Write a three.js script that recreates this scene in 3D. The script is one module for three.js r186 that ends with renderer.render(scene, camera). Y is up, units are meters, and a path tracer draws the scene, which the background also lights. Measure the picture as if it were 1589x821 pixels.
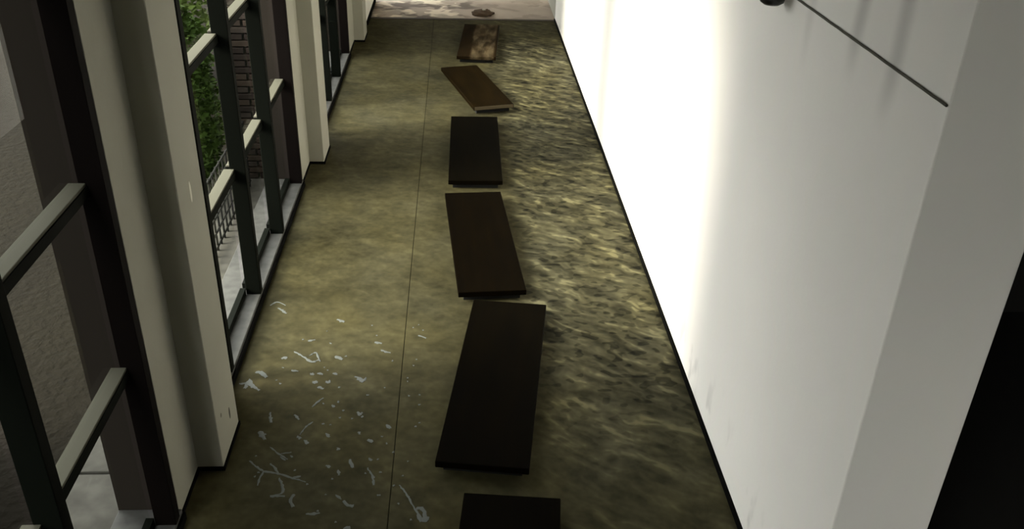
import * as THREE from 'three';
import { RoundedBoxGeometry } from 'three/addons/geometries/RoundedBoxGeometry.js';
import { mergeGeometries } from 'three/addons/utils/BufferGeometryUtils.js';
import { ImprovedNoise } from 'three/addons/math/ImprovedNoise.js';

// ---------------------------------------------------------------- camera, sky, exposure
const scene = new THREE.Scene();
const camera = new THREE.PerspectiveCamera(32.7, 1589 / 821, 0.05, 200);
camera.position.set(0, 3, 0);
{
  const m = new THREE.Matrix4().set(
    0.9983, 0.0012, -0.0589, 0,
    0.0278, 0.8714, 0.4899, 0,
    0.0519, -0.4907, 0.8698, 0,
    0, 0, 0, 1);
  camera.quaternion.setFromRotationMatrix(m).normalize();
}
camera.updateMatrixWorld(true);
scene.add(camera);

const SKY = 8.6, EXPOSURE = 1.0;
{ // even overcast sky, brighter overhead, the same all the way round
  const W = 64, H = 32, d = new Float32Array(W * H * 4);
  for (let r = 0; r < H; r++) {
    const el = ((r + 0.5) / H - 0.5) * Math.PI, s = Math.max(0, Math.sin(el));
    const l = SKY * (el < 0 ? 0.35 : (1 + 2 * s) / 3 * 1.35);
    for (let c = 0; c < W; c++) { const i = (r * W + c) * 4; d[i] = l * 1.0; d[i + 1] = l * 0.985; d[i + 2] = l * 0.97; d[i + 3] = 1; }
  }
  const t = new THREE.DataTexture(d, W, H, THREE.RGBAFormat, THREE.FloatType);
  t.mapping = THREE.EquirectangularReflectionMapping; t.minFilter = t.magFilter = THREE.LinearFilter; t.needsUpdate = true;
  scene.background = t;
}
{ // low hazy sun behind thin cloud, square to the window wall, with a wide soft disc
  const sun = new THREE.DirectionalLight(0xfff6e6, 14);
  sun.position.set(-40, 22, 2); sun.target.position.set(0, 0, -6);
  sun.castShadow = true; sun.shadow.radius = 48; sun.shadow.mapSize.set(2048, 2048);
  Object.assign(sun.shadow.camera, { left: -14, right: 14, top: 12, bottom: -12, near: 1, far: 80 });
  scene.add(sun, sun.target);
}
const renderer = new THREE.WebGLRenderer({ antialias: true });
renderer.toneMapping = THREE.LinearToneMapping;
renderer.toneMappingExposure = EXPOSURE;
renderer.shadowMap.enabled = true;

// ---------------------------------------------------------------- helpers
let seed = 7;
const rnd = () => { seed = (seed * 1664525 + 1013904223) >>> 0; return seed / 4294967296; };
const rr = (a, b) => a + (b - a) * rnd();
const P = new ImprovedNoise();
const n3 = (x, y, z = 0.37) => P.noise(x, y, z);
const fbm = (x, y, z = 0.37, o = 4) => { let s = 0, a = 0.5; for (let i = 0; i < o; i++) { s += a * n3(x, y, z + i * 3.1); x *= 2.03; y *= 2.03; a *= 0.5; } return s; };
const clamp = (v, a = 0, b = 1) => Math.min(b, Math.max(a, v));
const smooth = (a, b, v) => { const t = clamp((v - a) / (b - a)); return t * t * (3 - 2 * t); };
const used = new Map();
function numbered(name) { const n = used.get(name) ?? 0; used.set(name, n + 1); return n ? `${name}_${String(n).padStart(3, '0')}` : name; }

// a texture from a function (u, v) -> [r, g, b] (sRGB 0..1) or a single grey number for height
function tex(w, h, f, srgb = true) {
  const d = new Uint8Array(w * h * 4);
  for (let j = 0; j < h; j++) for (let i = 0; i < w; i++) {
    const c = f((i + 0.5) / w, (j + 0.5) / h), k = (j * w + i) * 4;
    for (let q = 0; q < 3; q++) d[k + q] = 255 * clamp(c.length ? c[q] : c);
    d[k + 3] = 255;
  }
  const t = new THREE.DataTexture(d, w, h, THREE.RGBAFormat, THREE.UnsignedByteType);
  t.wrapS = t.wrapT = THREE.RepeatWrapping; t.magFilter = THREE.LinearFilter; t.minFilter = THREE.LinearMipmapLinearFilter; t.generateMipmaps = true;
  if (srgb) t.colorSpace = THREE.SRGBColorSpace;
  t.needsUpdate = true;
  return t;
}
// uv in metres taken from the dominant direction of each face, offset to world place
function metreUV(g, ox = 0, oy = 0, oz = 0) {
  const p = g.attributes.position, n = g.attributes.normal, uv = new Float32Array(p.count * 2);
  for (let i = 0; i < p.count; i++) {
    const ax = Math.abs(n.getX(i)), ay = Math.abs(n.getY(i)), az = Math.abs(n.getZ(i));
    const x = p.getX(i) + ox, y = p.getY(i) + oy, z = p.getZ(i) + oz;
    if (ay >= ax && ay >= az) { uv[2 * i] = x; uv[2 * i + 1] = -z; }
    else if (ax >= az) { uv[2 * i] = -z; uv[2 * i + 1] = y; }
    else { uv[2 * i] = x; uv[2 * i + 1] = y; }
  }
  g.setAttribute('uv', new THREE.BufferAttribute(uv, 2));
  return g;
}
function mesh(name, g, m, parent = scene) {
  const o = new THREE.Mesh(g, m);
  o.name = parent === scene ? numbered(name) : name; o.castShadow = o.receiveShadow = true; parent.add(o);
  return o;
}
const kids = new WeakMap();
function part(name, g, m, parent) { // plain name, numbered within its thing
  const k = kids.get(parent) ?? {}; kids.set(parent, k);
  const n = k[name] = (k[name] ?? -1) + 1;
  return mesh(n ? `${name}_${String(n).padStart(3, '0')}` : name, g, m, parent);
}
// box from its extents; bevel rounds the edges
function boxGeo(x0, x1, y0, y1, z0, z1, bevel = 0) {
  const w = x1 - x0, h = y1 - y0, l = z1 - z0, cx = (x0 + x1) / 2, cy = (y0 + y1) / 2, cz = (z0 + z1) / 2;
  const g = bevel ? new RoundedBoxGeometry(w, h, l, 2, bevel) : new THREE.BoxGeometry(w, h, l);
  metreUV(g, cx, cy, cz); g.translate(cx, cy, cz);
  return g;
}
function group(name, [x, y, z] = [0, 0, 0], turn = 0) {
  const o = new THREE.Group(); o.name = numbered(name); o.position.set(x, y, z); o.rotation.y = turn; scene.add(o); return o;
}
const structure = (o) => { o.userData.kind = 'structure'; return o; };
const struct = (name, g, m) => structure(mesh(name, g, m));
function tag(o, label, category, grp, kind) {
  o.userData.label = label; o.userData.category = category;
  if (grp) o.userData.group = grp;
  if (kind) o.userData.kind = kind;
  return o;
}

// ---------------------------------------------------------------- materials
const dull = (o) => new THREE.MeshPhysicalMaterial({ specularIntensity: 0.08, ...o });
const std = (o) => new THREE.MeshStandardMaterial(o);
const grain = tex(512, 512, (u, v) => 0.5 + 0.5 * fbm(u * 24, v * 24, 1.7, 5), false);   // plaster relief
grain.repeat.set(0.8, 0.8);
const wallMap = tex(512, 512, (u, v) => {
  const a = 0.93 + 0.05 * fbm(u * 6, v * 6, 4.4, 4);
  return [a, a * 0.995, a * 0.965];
});
wallMap.repeat.set(0.35, 0.35);
const whitePlaster = std({ map: wallMap, bumpMap: grain, bumpScale: 0.0012, roughness: 0.85 });
// the long white wall has its own sheet: soft shadows painted as grey streaks above the cable, scuffs near the skirting
const longWallMap = tex(1024, 384, (u, v) => {
  const z = -u * 12, y = v * 3.4;
  let a = 0.95 + 0.03 * fbm(z * 1.1, y * 0.9, 8.1, 4);
  const shadeStreak = (z0, w, y0, y1) => smooth(w, 0, Math.abs(z - z0 + 0.03 * n3(y * 5, z0))) * smooth(y0 - 0.12, y0 + 0.12, y) * smooth(y1 + 0.2, y1 - 0.05, y);
  a -= 0.13 * shadeStreak(-2.78, 0.07, 2.2, 2.6) + 0.12 * shadeStreak(-2.5, 0.07, 2.15, 2.6) + 0.05 * shadeStreak(-3.2, 0.06, 2.1, 2.5);
  const sc = smooth(0.25, 0.6, fbm(z * 7, y * 3, 2.2, 4) * 1.8) * smooth(0.45, 0.02, y);
  a -= 0.10 * sc;
  return [a, a * 0.985, a * 0.97];
});
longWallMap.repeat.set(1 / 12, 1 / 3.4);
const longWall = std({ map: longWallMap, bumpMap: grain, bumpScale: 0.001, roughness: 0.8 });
const greyPlaster = std({ color: 0x9b9a94, map: wallMap, bumpMap: grain, bumpScale: 0.001, roughness: 0.9 });
const pillarPaint = std({ color: 0xa4a39a, map: wallMap, bumpMap: grain, bumpScale: 0.0012, roughness: 0.8 });
const ceilingPaint = std({ color: 0x9a9890, roughness: 0.9 });
const darkPaint = std({ color: 0x2c2b29, roughness: 0.95 });
const outerSkin = dull({ color: 0x2a2622, roughness: 1 });
const skirtPaint = new THREE.MeshPhysicalMaterial({ color: 0x060605, roughness: 0.9, specularIntensity: 0.1 });
const greenFrame = new THREE.MeshPhysicalMaterial({ color: 0x050804, roughness: 0.8, specularIntensity: 0.15 });
const brownFrame = new THREE.MeshPhysicalMaterial({ color: 0x080403, roughness: 0.8, specularIntensity: 0.15 });
const ledgePaint = dull({ color: 0x55544a, roughness: 0.7 });
const concrete = std({ color: 0x777777, map: tex(256, 256, (u, v) => { const a = 0.56 + 0.2 * fbm(u * 9, v * 9, 3.3, 5); return [a, a, a * 0.97]; }), bumpMap: grain, bumpScale: 0.001, roughness: 0.85 });
concrete.map.repeat.set(1.5, 1.5);
const glass = new THREE.MeshPhysicalMaterial({ color: 0xf4f8f2, transmission: 1, thickness: 0, roughness: 0.0, ior: 1.45, specularIntensity: 0.35 });

// floor: olive-brown trowelled screed, wavy pale ridges on the right half, scuffs on the near left
const FX0 = -1.3, FX1 = 1.32, FZ0 = -11.9, FZ1 = -2.4;
function ripple(x, z) {
  const wx = x + 0.12 * fbm(x * 3, z * 3, 5.5, 3), wz = z + 0.12 * fbm(x * 3, z * 3, 9.5, 3);
  const a = wx * 0.8 + wz * 0.6, b = -wx * 0.6 + wz * 0.8;       // strokes lean across the corridor
  const p = n3(a * 5.5, b * 15, 2.3) + 0.55 * n3(a * 11, b * 27, 6.3) + 0.3 * n3(a * 24, b * 50, 1.3);
  return clamp(0.45 + 0.75 * p);
}
function rippleShare(x, z) {
  const right = smooth(0.25, 0.6, x + 0.15 * n3(x * 1.5, z * 1.1, 3));
  const along = smooth(-2.7, -4.6, z) * smooth(-11.6, -10.2, z);
  return clamp(right * (0.25 + 0.75 * along) + 0.16);
}
const floorMap = tex(1024, 2048, (u, v) => {
  const x = FX0 + u * (FX1 - FX0), z = -(-FZ1 + v * (FZ1 - FZ0));
  const broad = fbm(x * 1.2, z * 1.0, 1.1, 4), mid = fbm(x * 5, z * 5, 2.1, 4), fine = fbm(x * 26, z * 22, 3.1, 3);
  const rip = ripple(x, z), sh = rippleShare(x, z);
  let l = 0.435 + 0.10 * broad + 0.10 * mid + 0.07 * fine;
  l += sh * (rip - 0.42) * 0.28 + sh * 0.10 * smooth(0.72, 0.95, rip);
  l += 0.10 * fbm(x * 9, z * 14, 21.1, 3) * (1 - sh);
  const pits = smooth(0.18, 0.34, n3(x * 15, z * 24, 7.7)) * sh;          // little dark hollows between the ridges
  l -= 0.13 * pits * smooth(-2.8, -4.2, z);
  let warm = 0.5 + 0.9 * fbm(x * 2.3, z * 1.9, 6.6, 3) - 0.35 * sh;
  const c = [l * (1.0 + 0.03 * warm), l * 0.965, l * (0.745 - 0.10 * warm)];
  return c;
});
const floorBump = tex(1024, 2048, (u, v) => {
  const x = FX0 + u * (FX1 - FX0), z = -(-FZ1 + v * (FZ1 - FZ0));
  return 0.25 + 0.2 * fbm(x * 9, z * 9, 2.6, 3) + 0.6 * ripple(x, z) * rippleShare(x, z);
}, false);
for (const t of [floorMap, floorBump]) { t.repeat.set(1 / (FX1 - FX0), 1 / (FZ1 - FZ0)); t.offset.set(-FX0 / (FX1 - FX0), -(-FZ1) / (FZ1 - FZ0)); }
const screed = dull({ color: 0x929292, map: floorMap, bumpMap: floorBump, bumpScale: 0.008, roughness: 0.75 });
const jointFill = std({ color: 0x15140f, roughness: 1 });
// pale concrete floor of the far hall with white plaster smears
const farMap = tex(512, 512, (u, v) => {
  const x = u * 2.6 > 1.3 ? u * 2.6 - 2.6 : u * 2.6, z = v * 2.6;
  const left = smooth(0.35, -0.1, x + 0.3 * n3(x * 2, z * 2, 3));
  const l = 0.60 + 0.09 * fbm(x * 2.2, z * 1.8, 1.9, 4);
  const wx = x + 0.2 * fbm(x * 3, z * 3, 4.4, 3), wz = z + 0.2 * fbm(x * 3, z * 3, 5.4, 3);
  const smear = smooth(0.0, 0.1, fbm(wx * 2.6 + 1, wz * 3.6, 7.1, 4)) * left, dark = smooth(0.02, 0.14, fbm(wx * 2.2 + 7, wz * 3, 3.9, 4)) * (0.35 + 0.65 * left);
  const m = smear * 0.22 - dark * 0.22;
  return [l + m + 0.03, (l + m) * 0.955 + 0.01 * smear, (l + m) * 0.87];
});
farMap.repeat.set(1 / 2.6, 1 / 2.6);
const farConcrete = std({ color: 0xffffff, map: farMap, roughness: 0.8 });

// ---------------------------------------------------------------- the shell
const LX = -1.24, RX = 1.265, PX = -1.12, CEIL = 3.45, THRESH = -11.82;
// floor: two long screed sheets with an open joint between them
{
  const f = structure(group('floor'));
  part('floor_sheet', boxGeo(-1.32, -0.321, -0.12, 0, THRESH, 5), screed, f);
  part('floor_sheet', boxGeo(-0.317, 1.32, -0.12, 0, THRESH, 5), screed, f);
  part('joint', boxGeo(-0.321, -0.317, -0.12, -0.006, THRESH, 5), jointFill, f);
  part('far_floor', boxGeo(-1.32, 1.32, -0.12, 0, -18.2, THRESH - 0.07), farConcrete, f);
  part('side_floor', boxGeo(1.32, 5.2, -0.12, -0.001, -4.8, 5), darkPaint, f);
}
struct('trim_1', boxGeo(-1.3, 1.3, -0.05, 0.006, THRESH - 0.07, THRESH, 0.004), std({ color: 0x2c2013, roughness: 0.6 }));
struct('ceiling', boxGeo(-1.62, 5.4, CEIL, CEIL + 0.25, -18.4, 5.2), ceilingPaint);
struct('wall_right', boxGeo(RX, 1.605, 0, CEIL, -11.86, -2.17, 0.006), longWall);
struct('wall_right_far', boxGeo(RX + 0.005, 1.605, 0, CEIL, -18.4, -11.86), greyPlaster);
struct('wall_back', boxGeo(-1.62, 5.4, -0.1, CEIL, 4.9, 5.15), whitePlaster);
struct('wall_end', boxGeo(-1.62, 1.62, 0, CEIL, -18.4, -18.15), greyPlaster);
struct('wall_side', boxGeo(5.1, 5.35, 0, CEIL, -4.8, 5), darkPaint);
struct('wall_side_end', boxGeo(1.605, 5.3, 0, CEIL, -4.95, -4.7), darkPaint);
struct('baseboard_right', boxGeo(RX - 0.014, RX, 0, 0.03, -11.86, -2.17, 0.003), skirtPaint);
struct('baseboard_right_end', boxGeo(RX - 0.014, 1.605, 0, 0.022, -2.17, -2.156, 0.003), skirtPaint);

// bays of the left wall: [M positions (face towards the camera)], wall pieces between
const HEAD = 3.3, SILL = 0.06;
const BAYS = [
  { m: [4.6, 3.2, 1.8, 0.4], z0: 0.3, z1: 4.7 },
  { m: [-0.5, -1.3, -2.1, -2.92], z0: -3.02, z1: -0.4 },
  { m: [-4.03, -4.847, -5.659, -6.509], z0: -6.6, z1: -3.95 },
  { m: [-7.69, -8.438, -9.192, -10.043], z0: -10.13, z1: -7.62 },
  { m: [-12.9, -13.7, -14.5, -15.3], z0: -15.4, z1: -12.8 },
];
const WX0 = -1.5; // outer face of the left wall
const solids = [[4.7, 5], [-0.4, 0.3], [-3.95, -3.02], [-7.62, -6.6], [-12.8, -10.13], [-18.4, -15.4]];
solids.forEach(([a, b], i) => struct('wall_left_' + (i + 1), boxGeo(-1.3, LX, 0, CEIL, a, b, 0.004), pillarPaint));
solids.forEach(([a, b], i) => struct('wall_left_outer_' + (i + 1), boxGeo(WX0, -1.3, -0.1, CEIL, a, b), outerSkin));
BAYS.forEach((b, i) => struct('wall_left_head_' + (i + 1), boxGeo(WX0, LX, HEAD, CEIL, b.z0, b.z1), outerSkin));
struct('wall_left_far', boxGeo(LX, -1.16, 0, CEIL, -12.75, -11.5, 0.004), whitePlaster);
struct('baseboard_left_far', boxGeo(-1.16, -1.14, 0, 0.05, -12.75, -11.5), skirtPaint);

// engaged pillars
const PIL = [[-3.675, -3.335], [-7.41, -7.045], [-11.1, -10.74]];
PIL.forEach(([a, b], i) => {
  const p = structure(group('wall_left_pillar', [0, 0, 0]));
  part('shaft', boxGeo(LX - 0.01, PX, 0, CEIL, a, b, 0.006), pillarPaint, p);
  const k = part('base_strip', mergeGeometries([boxGeo(LX, PX + 0.008, 0, 0.02, b, b + 0.008), boxGeo(PX, PX + 0.008, 0, 0.02, a, b + 0.008)]), skirtPaint, p);
  if (i === 0) { // chipped paint near the foot
    const chip = (y, z, h, w, m) => { const s = new THREE.SphereGeometry(1, 10, 6); s.scale(0.002, h, w); s.translate(PX, y, z); part('paint_chip', s, m, p); };
    chip(0.17, -3.55, 0.035, 0.012, std({ color: 0x4a4840, roughness: 1 }));
    chip(0.26, -3.42, 0.012, 0.01, std({ color: 0x6d6a60, roughness: 1 }));
    chip(1.38, -3.5, 0.05, 0.012, std({ color: 0xd6d4c8, roughness: 1 }));
  }
});
for (const [i, [a, b]] of [[-3.335, -3.02], [-3.95, -3.675], [-7.045, -6.6], [-7.62, -7.41], [-10.74, -10.13]].entries())
  struct('baseboard_left_' + (i + 1), boxGeo(LX, LX + 0.008, 0, 0.02, a, b), skirtPaint);

// windows: dark upright mullions between low concrete sill and head, pale-topped transoms, clear panes
BAYS.forEach((b, i) => {
  const w = structure(group('window_' + (i + 1)));
  const X0 = -1.312, X1 = -1.222, T = 0.055;
  part('sill', boxGeo(WX0, -1.225, -0.02, SILL, b.z0, b.z1, 0.006), concrete, w);
  part('sill_skirting', boxGeo(-1.226, -1.212, 0, 0.042, b.z0, b.z1, 0.002), skirtPaint, w);
  b.m.forEach((z, k) => {
    part('mullion', boxGeo(X0, X1, SILL, HEAD, z - T, z, 0.004), k === 3 ? brownFrame : greenFrame, w);
  });
  part('head_rail', boxGeo(X0, X1, HEAD - 0.06, HEAD, b.z0, b.z1), greenFrame, w);
  for (let k = 0; k < 3; k++) {
    const za = b.m[k + 1], zb = b.m[k] - T;
    part('bottom_rail', boxGeo(-1.345, -1.312, SILL, SILL + 0.045, za, zb), greenFrame, w);
    for (const y of [0.9, 1.68, 2.46]) {
      const t = part('transom', boxGeo(-1.345, -1.28, y - 0.05, y - 0.012, za, zb), greenFrame, w);
      part('ledge', boxGeo(-1.345, -1.285, y - 0.012, y, za, zb, 0.003), ledgePaint, t);
    }
    const ys = [SILL + 0.045, 0.85, 0.9, 1.63, 1.68, 2.41, 2.46, HEAD - 0.06];
    for (let q = 0; q < 8; q += 2) {
      const g = new THREE.PlaneGeometry(zb - za, ys[q + 1] - ys[q]); g.rotateY(Math.PI / 2); g.translate(-1.33, (ys[q] + ys[q + 1]) / 2, (za + zb) / 2);
      part('pane', g, glass, w);
    }
  }
});

// ---------------------------------------------------------------- outside
const paveMap = tex(256, 256, (u, v) => { const a = 0.66 + 0.2 * fbm(u * 8, v * 8, 6.1, 5); return [a, a * 0.985, a * 0.93]; });
const paving = dull({ color: 0x777777, map: paveMap, roughness: 0.9 });
struct('ground_outside', boxGeo(-16, WX0, -0.5, -0.14, -22, 9), dull({ color: 0x14120e, roughness: 1, bumpMap: grain, bumpScale: 0.02 }));
{ // pale paving slabs along the glass
  const s = structure(group('paving_outside'));
  for (let k = 0; k < 27; k++) part('slab', boxGeo(-1.92 + 0.01 * (k % 2), WX0, -0.15, -0.075 + 0.004 * (k % 3), -16 + k * 0.6, -16 + k * 0.6 + 0.592, 0.006), paving, s);
}
// brick piers on the outside of the wall
const brickMats = [0x2c2622, 0x332c26, 0x26211e, 0x302b27].map((c) => dull({ color: c, roughness: 0.95, bumpMap: grain, bumpScale: 0.003 }));
const mortar = dull({ color: 0x48443e, roughness: 1 });
const brickA = boxGeo(-0.127, 0.127, -0.021, 0.021, -0.05, 0.05, 0.004), brickB = boxGeo(-0.06, 0.06, -0.021, 0.021, -0.05, 0.05, 0.004);
[-6.9, -10.4].forEach((zf, i) => {
  const p = structure(group('brick_pier'));
  part('core', boxGeo(-1.77, WX0, -0.14, 3.4, zf - 0.72, zf - 0.05), mortar, p);
  const rest = [];
  for (let c = 0; c < 62; c++) {
    const y = -0.1 + c * 0.052, row = c % 2 ? [[-1.56, 1], [-1.7, 1]] : [[-1.64, 0]];
    for (const [x, half] of row) {
      const g = half ? brickB : brickA;
      if (i === 0) { const o = part('brick', g, brickMats[Math.floor(rnd() * 4)], p); o.position.set(x, y, zf - 0.048 + rr(-0.003, 0.003)); }
      else rest.push(g.clone().translate(x, y, zf - 0.048));
    }
  }
  if (rest.length) part('brickwork', mergeGeometries(rest), brickMats[1], p).userData.kind = 'stuff';
});
// added dark wall that keeps sky and sun off the bay nearest the viewer
struct('wall_added_blocker', boxGeo(-2.9, -2.6, -0.14, 5.2, -3.6, -0.3), dull({ color: 0x080706, roughness: 1, bumpMap: grain, bumpScale: 0.004 }));
// low wire mesh panel at the edge of the paving
{
  const o = group('mesh_fence', [-1.68, -0.08, -6.0]);
  const wire = std({ color: 0x1d1d1a, metalness: 0.5, roughness: 0.6 });
  for (let k = 0; k <= 15; k++) part('wire', new THREE.CylinderGeometry(0.008, 0.008, 0.56, 6).translate(0, 0.28, -0.75 + k * 0.1), wire, o);
  for (let k = 0; k < 6; k++) part('rail', new THREE.CylinderGeometry(0.008, 0.008, 1.54, 6).rotateX(Math.PI / 2).translate(0.004, 0.05 + k * 0.1, 0), wire, o);
  tag(o, 'low dark wire mesh fence outside the first window bay beyond the paving', 'fence');
}
// shrubs: many small leaves on a few stems
const leafMats = [0x22340e, 0x2c3d15, 0x3a471f, 0x16240a].map((c) => dull({ color: c, roughness: 0.8, transmission: 0.25, thickness: 0, side: THREE.DoubleSide }));
const stemMat = std({ color: 0x3a2f20, roughness: 1 });
function shrub(name, label, cat, x, z, rx, rz, h, n, size, mat, grp) {
  const o = group(name, [x, -0.14, z]);
  const pos = [], idx = [];
  const v = new THREE.Vector3(), q = new THREE.Quaternion(), e = new THREE.Euler();
  for (let k = 0; k < n; k++) {
    const a = rr(0, 6.283), t = rnd(), r = Math.pow(rnd(), 0.45), prof = Math.sqrt(Math.max(0.05, 1 - Math.pow(2 * t - 0.85, 2) * 0.75));
    const lump = 0.85 + 0.3 * n3(Math.cos(a) * 1.5 + x, t * 3, Math.sin(a) * 1.5 + z);
    const cx = Math.cos(a) * r * rx * prof * lump, cz = Math.sin(a) * r * rz * prof * lump, cy = 0.04 + t * h;
    e.set(rr(-1, 1), rr(0, 6.28), rr(-1, 1)); q.setFromEuler(e);
    const s = size * rr(0.6, 1.4), b = pos.length / 3;
    for (const [px, py, pz] of [[0, 0, 0], [0.35, 0.05, 0.5], [0, 0.02, 1], [-0.35, 0.05, 0.5]]) { v.set(px * s, py * s, pz * s).applyQuaternion(q); pos.push(cx + v.x, cy + v.y, cz + v.z); }
    idx.push(b, b + 1, b + 2, b, b + 2, b + 3);
  }
  const g = new THREE.BufferGeometry(); g.setAttribute('position', new THREE.Float32BufferAttribute(pos, 3)); g.setIndex(idx); g.computeVertexNormals();
  part('foliage', g, mat, o).userData.kind = 'stuff';
  for (let k = 0; k < 4; k++) {
    const a = k * 1.57 + rr(0, 1), c = new THREE.QuadraticBezierCurve3(new THREE.Vector3(Math.cos(a) * 0.04, 0, Math.sin(a) * 0.04), new THREE.Vector3(Math.cos(a) * 0.08, h * 0.4, Math.sin(a) * 0.08), new THREE.Vector3(Math.cos(a) * rx * 0.5, h * 0.85, Math.sin(a) * rz * 0.5));
    part('stem', new THREE.TubeGeometry(c, 8, 0.014, 5), stemMat, o);
  }
  return tag(o, label, cat, grp);
}
shrub('shrub', 'bushy green shrub filling the view through the nearest pane of the first window bay', 'shrub', -2.14, -6.7, 0.34, 0.85, 1.5, 9000, 0.05, leafMats[1]);
shrub('shrub', 'taller olive shrub behind the bushy green one outside the first window bay', 'shrub', -3.1, -9.3, 0.7, 1.0, 2.0, 5200, 0.07, leafMats[2]);
shrub('shrub', 'dull green shrub beyond the brick pier outside the second window bay', 'shrub', -2.0, -8.9, 0.3, 0.8, 1.3, 3600, 0.06, leafMats[0]);
shrub('hedge_bush', 'low dark green bush against the added dark blocking wall outside the nearest window bay', 'bush', -2.2, -2.4, 0.3, 0.5, 0.7, 2200, 0.06, leafMats[3]);

// ---------------------------------------------------------------- boards on the floor
function woodTexture(s, pale) {
  return tex(256, 768, (u, v) => {
    const x = u * 0.45, y = v * 1.48;
    const fig = fbm(x * 22 + 0.6 * fbm(y * 2, x * 3, s, 3), y * 1.6, s, 4), fibre = fbm(x * 160, y * 5, s + 2, 3), blot = fbm(x * 5, y * 3, s + 5, 3);
    const l = 0.185 + 0.07 * fig + 0.05 * fibre + 0.05 * blot;
    const c = [l * 1.12, l * 0.86, l * 0.55];
    if (pale) { // pale reflection painted into the wood colour, right of the board
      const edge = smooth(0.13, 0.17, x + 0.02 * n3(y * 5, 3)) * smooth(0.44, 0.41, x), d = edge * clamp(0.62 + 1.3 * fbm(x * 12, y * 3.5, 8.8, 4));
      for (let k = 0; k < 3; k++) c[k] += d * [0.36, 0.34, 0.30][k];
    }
    return c;
  });
}
const woods = [3.1, 14.7, 25.2].map((s) => woodTexture(s, false)), reflectionWood = woodTexture(31.9, true);
const base = std({ color: 0x030302, roughness: 0.9 });
function board(label, x, z, deg, w, l, map, rough, tint = 0xffffff, worn = false) {
  const o = group('board', [x, 0, z], THREE.MathUtils.degToRad(deg));
  const top = new RoundedBoxGeometry(w, 0.038, l, 3, 0.005), p = top.attributes.position, uv = new Float32Array(p.count * 2);
  for (let k = 0; k < p.count; k++) { uv[2 * k] = p.getX(k) / w + 0.5; uv[2 * k + 1] = p.getZ(k) / l + 0.5 + p.getY(k) * 0.3; }
  top.setAttribute('uv', new THREE.BufferAttribute(uv, 2)); top.translate(0, 0.059, 0);
  part('top_panel', top, new THREE.MeshPhysicalMaterial({ map, color: tint, roughness: rough, specularIntensity: 0.03 }), o);
  if (worn) part('edge_band', boxGeo(-w / 2 + 0.006, w / 2 - 0.006, 0.045, 0.0765, l / 2 - 0.004, l / 2 + 0.0015), std({ color: 0x50452f, roughness: 0.8 }), o).userData.label = 'worn paler front edge';
  const t = 0.02, iw = w / 2 - 0.035, il = l / 2 - 0.035;   // recessed base of four dark rails
  part('base_rail', boxGeo(-iw, iw, 0, 0.04, il - t, il), base, o);
  part('base_rail', boxGeo(-iw, iw, 0, 0.04, -il, -il + t), base, o);
  part('base_rail', boxGeo(-iw, -iw + t, 0, 0.04, -il + t, il - t), base, o);
  part('base_rail', boxGeo(iw - t, iw, 0, 0.04, -il + t, il - t), base, o);
  return tag(o, label, 'board', 'dark boards laid in a row down the corridor');
}
board('dark wooden board with a pale reflection painted on, farthest of the row by the threshold', 0.245, -10.62, -4, 0.44, 1.40, reflectionWood, 0.5, 0x8c8c86);
board('reddish brown board turned askew, second from the far threshold', 0.172, -8.93, 15, 0.40, 1.30, woods[0], 0.5, 0x747258, true);
board('very dark board lying square to the walls, between the skewed brown board and the next', 0.139, -7.27, -0.5, 0.43, 1.46, woods[1], 0.65, 0x3e4232);
board('dark brown board turned slightly, with its near end angled towards the white wall', 0.16, -5.585, 4, 0.43, 1.48, woods[2], 0.65, 0x46442f);
board('largest looking dark board in the foreground, its near end angled towards the windows', 0.211, -3.985, -8, 0.45, 1.48, woods[0], 0.65, 0x3e4030);
board('dark board cut off by the bottom edge, closest to the viewer', 0.165, -2.325, -6, 0.44, 1.46, woods[1], 0.65, 0x3e4232);

// small things
{
  const o = group('wall_lamp', [1.245, 2.225, -3.48]);
  const black = std({ color: 0x080808, roughness: 0.45 });
  part('housing', new THREE.LatheGeometry([[0, -0.03], [0.03, -0.03], [0.045, -0.02], [0.05, 0.0], [0.05, 0.1], [0.04, 0.115], [0, 0.115]].map(([a, b]) => new THREE.Vector2(a, b)), 28).translate(-0.035, 0, 0), black, o);
  part('mount', boxGeo(-0.01, 0.02, 0.02, 0.09, -0.03, 0.03, 0.004), black, o);
  tag(o, 'small black cylindrical fitting at the top of the white wall where the cable starts', 'lamp');
}
{
  const pts = [];
  for (let k = 0; k <= 30; k++) pts.push(new THREE.Vector3(RX - 0.006, 2.247 + 0.0012 * n3(k * 0.6, 2), -3.43 + k * (1.26 / 30)));
  const o = mesh('cable', new THREE.TubeGeometry(new THREE.CatmullRomCurve3(pts), 90, 0.0042, 8), std({ color: 0x4a473e, roughness: 0.8 }));
  tag(o, 'thin grey cable running level along the top of the white wall', 'cable');
}
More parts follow.
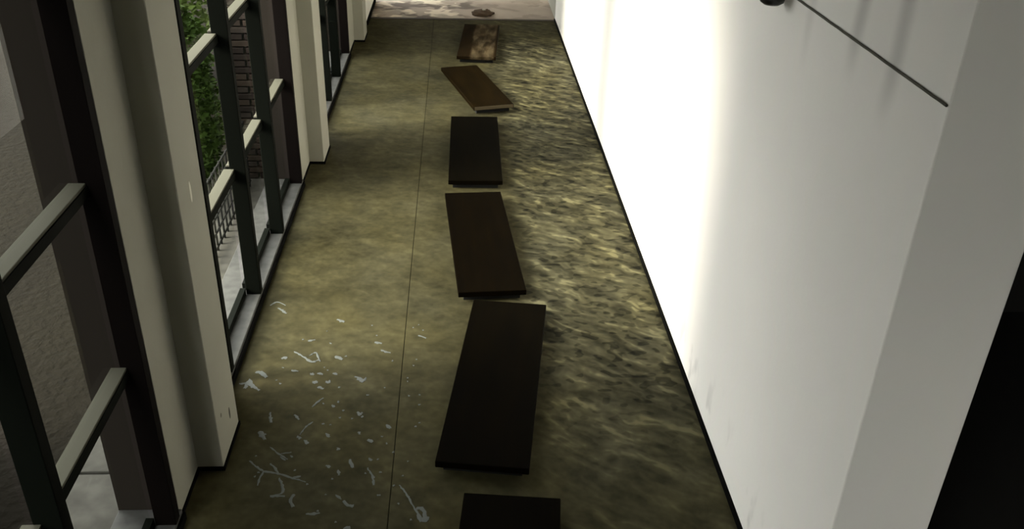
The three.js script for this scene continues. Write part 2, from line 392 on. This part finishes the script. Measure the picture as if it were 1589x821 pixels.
// strokes, crumbs and webs of white plaster dried onto the near left of the floor: [width in cm, x, z, x, z ...]
{
  const STROKES = [
    [1.6, -1.19, -4.01, -1.14, -4.01, -1.07, -3.95],
    [1.2, -1.15, -3.97, -1.14, -4.04, -1.11, -3.97],
    [1.3, -1.12, -4.12, -1.09, -4.11, -1.05, -4.07],
    [1.4, -0.94, -4.31, -0.88, -4.26, -0.82, -4.21, -0.79, -4.23],
    [1.0, -0.85, -4.27, -0.82, -4.30, -0.78, -4.21],
    [1.2, -0.70, -4.26, -0.66, -4.23],
    [1.2, -1.00, -4.24, -0.97, -4.26],
    [0.8, -0.88, -4.42, -0.84, -4.43],
    [1.1, -0.74, -4.65, -0.69, -4.62],
    [1.0, -0.49, -4.40, -0.45, -4.39],
    [0.8, -0.45, -4.32, -0.39, -4.29],
    [0.8, -0.24, -4.47, -0.19, -4.44],
    [1.3, -0.80, -4.02, -0.77, -4.02],
    [1.3, -0.73, -4.02, -0.70, -4.02],
    [1.3, -0.76, -3.98, -0.73, -3.96],
    [1.0, -0.82, -4.10, -0.80, -4.09],
    [1.0, -0.78, -4.10, -0.75, -4.09],
    [0.9, -0.70, -4.10, -0.67, -4.09],
    [0.8, -0.93, -4.13, -0.89, -4.12],
    [1.3, -0.57, -4.07, -0.54, -4.04, -0.52, -4.02],
    [0.8, -0.53, -4.01, -0.51, -4.06],
    [0.9, -0.77, -3.80, -0.75, -3.84, -0.72, -3.88],
    [0.8, -0.67, -3.82, -0.65, -3.80],
    [1.0, -0.53, -3.76, -0.51, -3.73],
    [0.9, -0.85, -3.74, -0.82, -3.70],
    [0.8, -0.98, -3.76, -0.96, -3.68],
    [0.8, -0.80, -3.58, -0.78, -3.64, -0.75, -3.68],
    [1.0, -0.77, -3.54, -0.75, -3.51],
    [1.0, -0.81, -3.57, -0.79, -3.55],
    [1.4, -1.01, -3.61, -0.99, -3.59, -0.97, -3.55],
    [0.9, -1.00, -3.57, -0.97, -3.59],
    [0.9, -0.67, -3.59, -0.65, -3.56],
    [0.8, -0.51, -3.60, -0.50, -3.58],
    [1.1, -0.46, -3.54, -0.43, -3.52],
    [0.9, -0.37, -3.65, -0.35, -3.62],
    [0.9, -0.60, -3.48, -0.59, -3.46],
    [1.0, -1.01, -3.39, -0.97, -3.35, -0.93, -3.32, -0.86, -3.30, -0.79, -3.27, -0.72, -3.24],
    [0.7, -0.86, -3.30, -0.88, -3.34, -0.91, -3.37],
    [1.0, -0.85, -3.27, -0.83, -3.23, -0.82, -3.17, -0.87, -3.15],
    [0.9, -0.87, -3.15, -0.80, -3.15],
    [0.8, -0.93, -3.32, -0.94, -3.27, -0.94, -3.22],
    [0.7, -0.79, -3.27, -0.75, -3.28],
    [1.1, -0.76, -3.16, -0.77, -3.12, -0.75, -3.08],
    [0.8, -0.93, -3.49, -0.88, -3.44, -0.83, -3.40],
    [0.6, -0.87, -3.44, -0.82, -3.45],
    [0.5, -0.84, -3.39, -0.87, -3.42],
    [0.9, -0.53, -3.39, -0.51, -3.33],
    [1.1, -0.44, -3.33, -0.41, -3.27, -0.40, -3.21],
    [0.8, -0.44, -3.40, -0.42, -3.38],
    [0.8, -0.64, -3.35, -0.62, -3.34],
    [0.7, -0.58, -3.32, -0.57, -3.28],
    [0.9, -0.28, -3.21, -0.25, -3.16, -0.23, -3.12, -0.20, -3.05, -0.15, -2.97],
    [1.3, -0.20, -3.06, -0.17, -3.05, -0.15, -3.00],
    [1.8, -0.17, -3.00, -0.14, -2.98],
    [1.0, -0.19, -3.02, -0.17, -2.97],
    [1.0, -0.53, -3.11, -0.50, -3.08, -0.48, -3.08],
    [0.9, -0.69, -3.03, -0.63, -3.04],
    [1.0, -0.51, -2.94, -0.48, -2.95],
    [0.6, -0.57, -3.15, -0.54, -3.12],
    [1.0, -1.17, -4.81, -1.13, -4.85, -1.07, -4.81],
    [1.0, -1.11, -4.78, -1.05, -4.72]];
  const gs = [];
  const strip = (pts, w) => { // a thin ragged flat ridge along a line
    const curve = pts.length > 1 ? new THREE.CatmullRomCurve3(pts) : null, n = Math.max(4, Math.round(curve.getLength() / 0.012)), pos = [], idx = [];
    for (let k = 0; k <= n; k++) {
      const p = curve.getPoint(k / n), t = curve.getTangent(k / n), e = 0.35 + 0.65 * Math.sin(Math.PI * clamp(0.12 + 0.76 * k / n)), hw = w * e * rr(0.5, 1.25);
      const ox = -t.z * hw, oz = t.x * hw, jx = rr(-0.3, 0.3) * w, jz = rr(-0.3, 0.3) * w;
      pos.push(p.x + ox + jx, 0.001, p.z + oz + jz, p.x + jx, 0.004, p.z + jz, p.x - ox + jx, 0.001, p.z - oz + jz);
      if (k) { const b = k * 3; idx.push(b - 3, b - 2, b, b - 2, b + 1, b, b - 2, b - 1, b + 1, b - 1, b + 2, b + 1); }
    }
    const g = new THREE.BufferGeometry(); g.setAttribute('position', new THREE.Float32BufferAttribute(pos, 3)); g.setIndex(idx); g.computeVertexNormals(); gs.push(g);
  };
  for (const [w, ...c] of STROKES) {
    const pts = []; for (let k = 0; k < c.length; k += 2) pts.push(new THREE.Vector3(c[k], 0, c[k + 1]));
    if (pts[0].distanceTo(pts[pts.length - 1]) < 0.012) pts[pts.length - 1].x += 0.02;
    strip(pts, w * (pts[0].distanceTo(pts[pts.length - 1]) < 0.09 ? 0.0105 : 0.0065));
  }
  for (let k = 0; k < 60; k++) { const x = rr(-1.0, -0.2), z = rr(-4.6, -2.95), a = rr(0, 6.28), l = rr(0.006, 0.016); strip([new THREE.Vector3(x, 0, z), new THREE.Vector3(x + l * Math.cos(a), 0, z + l * Math.sin(a))], 0.006); }
  const o = mesh('plaster_flecks', mergeGeometries(gs), std({ color: 0x5c605e, roughness: 0.9, side: THREE.DoubleSide }));
  tag(o, 'white plaster flecks and dribbles scattered on the near left of the floor', 'flecks', null, 'stuff');
}
{
  const o = group('scrap', [0.32, 0.001, -12.1], 0.2);
  const g = new THREE.IcosahedronGeometry(1, 3), p = g.attributes.position;
  for (let k = 0; k < p.count; k++) { const x = p.getX(k), y = p.getY(k), z = p.getZ(k), s = 1 + 0.35 * n3(x * 2.2 + 5, y * 2.2, z * 2.2); p.setXYZ(k, x * s * 0.14, Math.max(0, y * s * 0.05 + 0.02), z * s * 0.11); }
  g.computeVertexNormals();
  part('rag', g, std({ color: 0x4a3a2a, roughness: 1, flatShading: true }), o);
  const h = new THREE.IcosahedronGeometry(0.025, 1).scale(1, 0.5, 1).translate(0.01, 0.075, 0.03);
  part('pale_fleck', h, std({ color: 0x9a9384, roughness: 1 }), o);
  tag(o, 'small crumpled brown rag beyond the threshold past the board with the painted reflection', 'rag');
}

renderer.render(scene, camera);
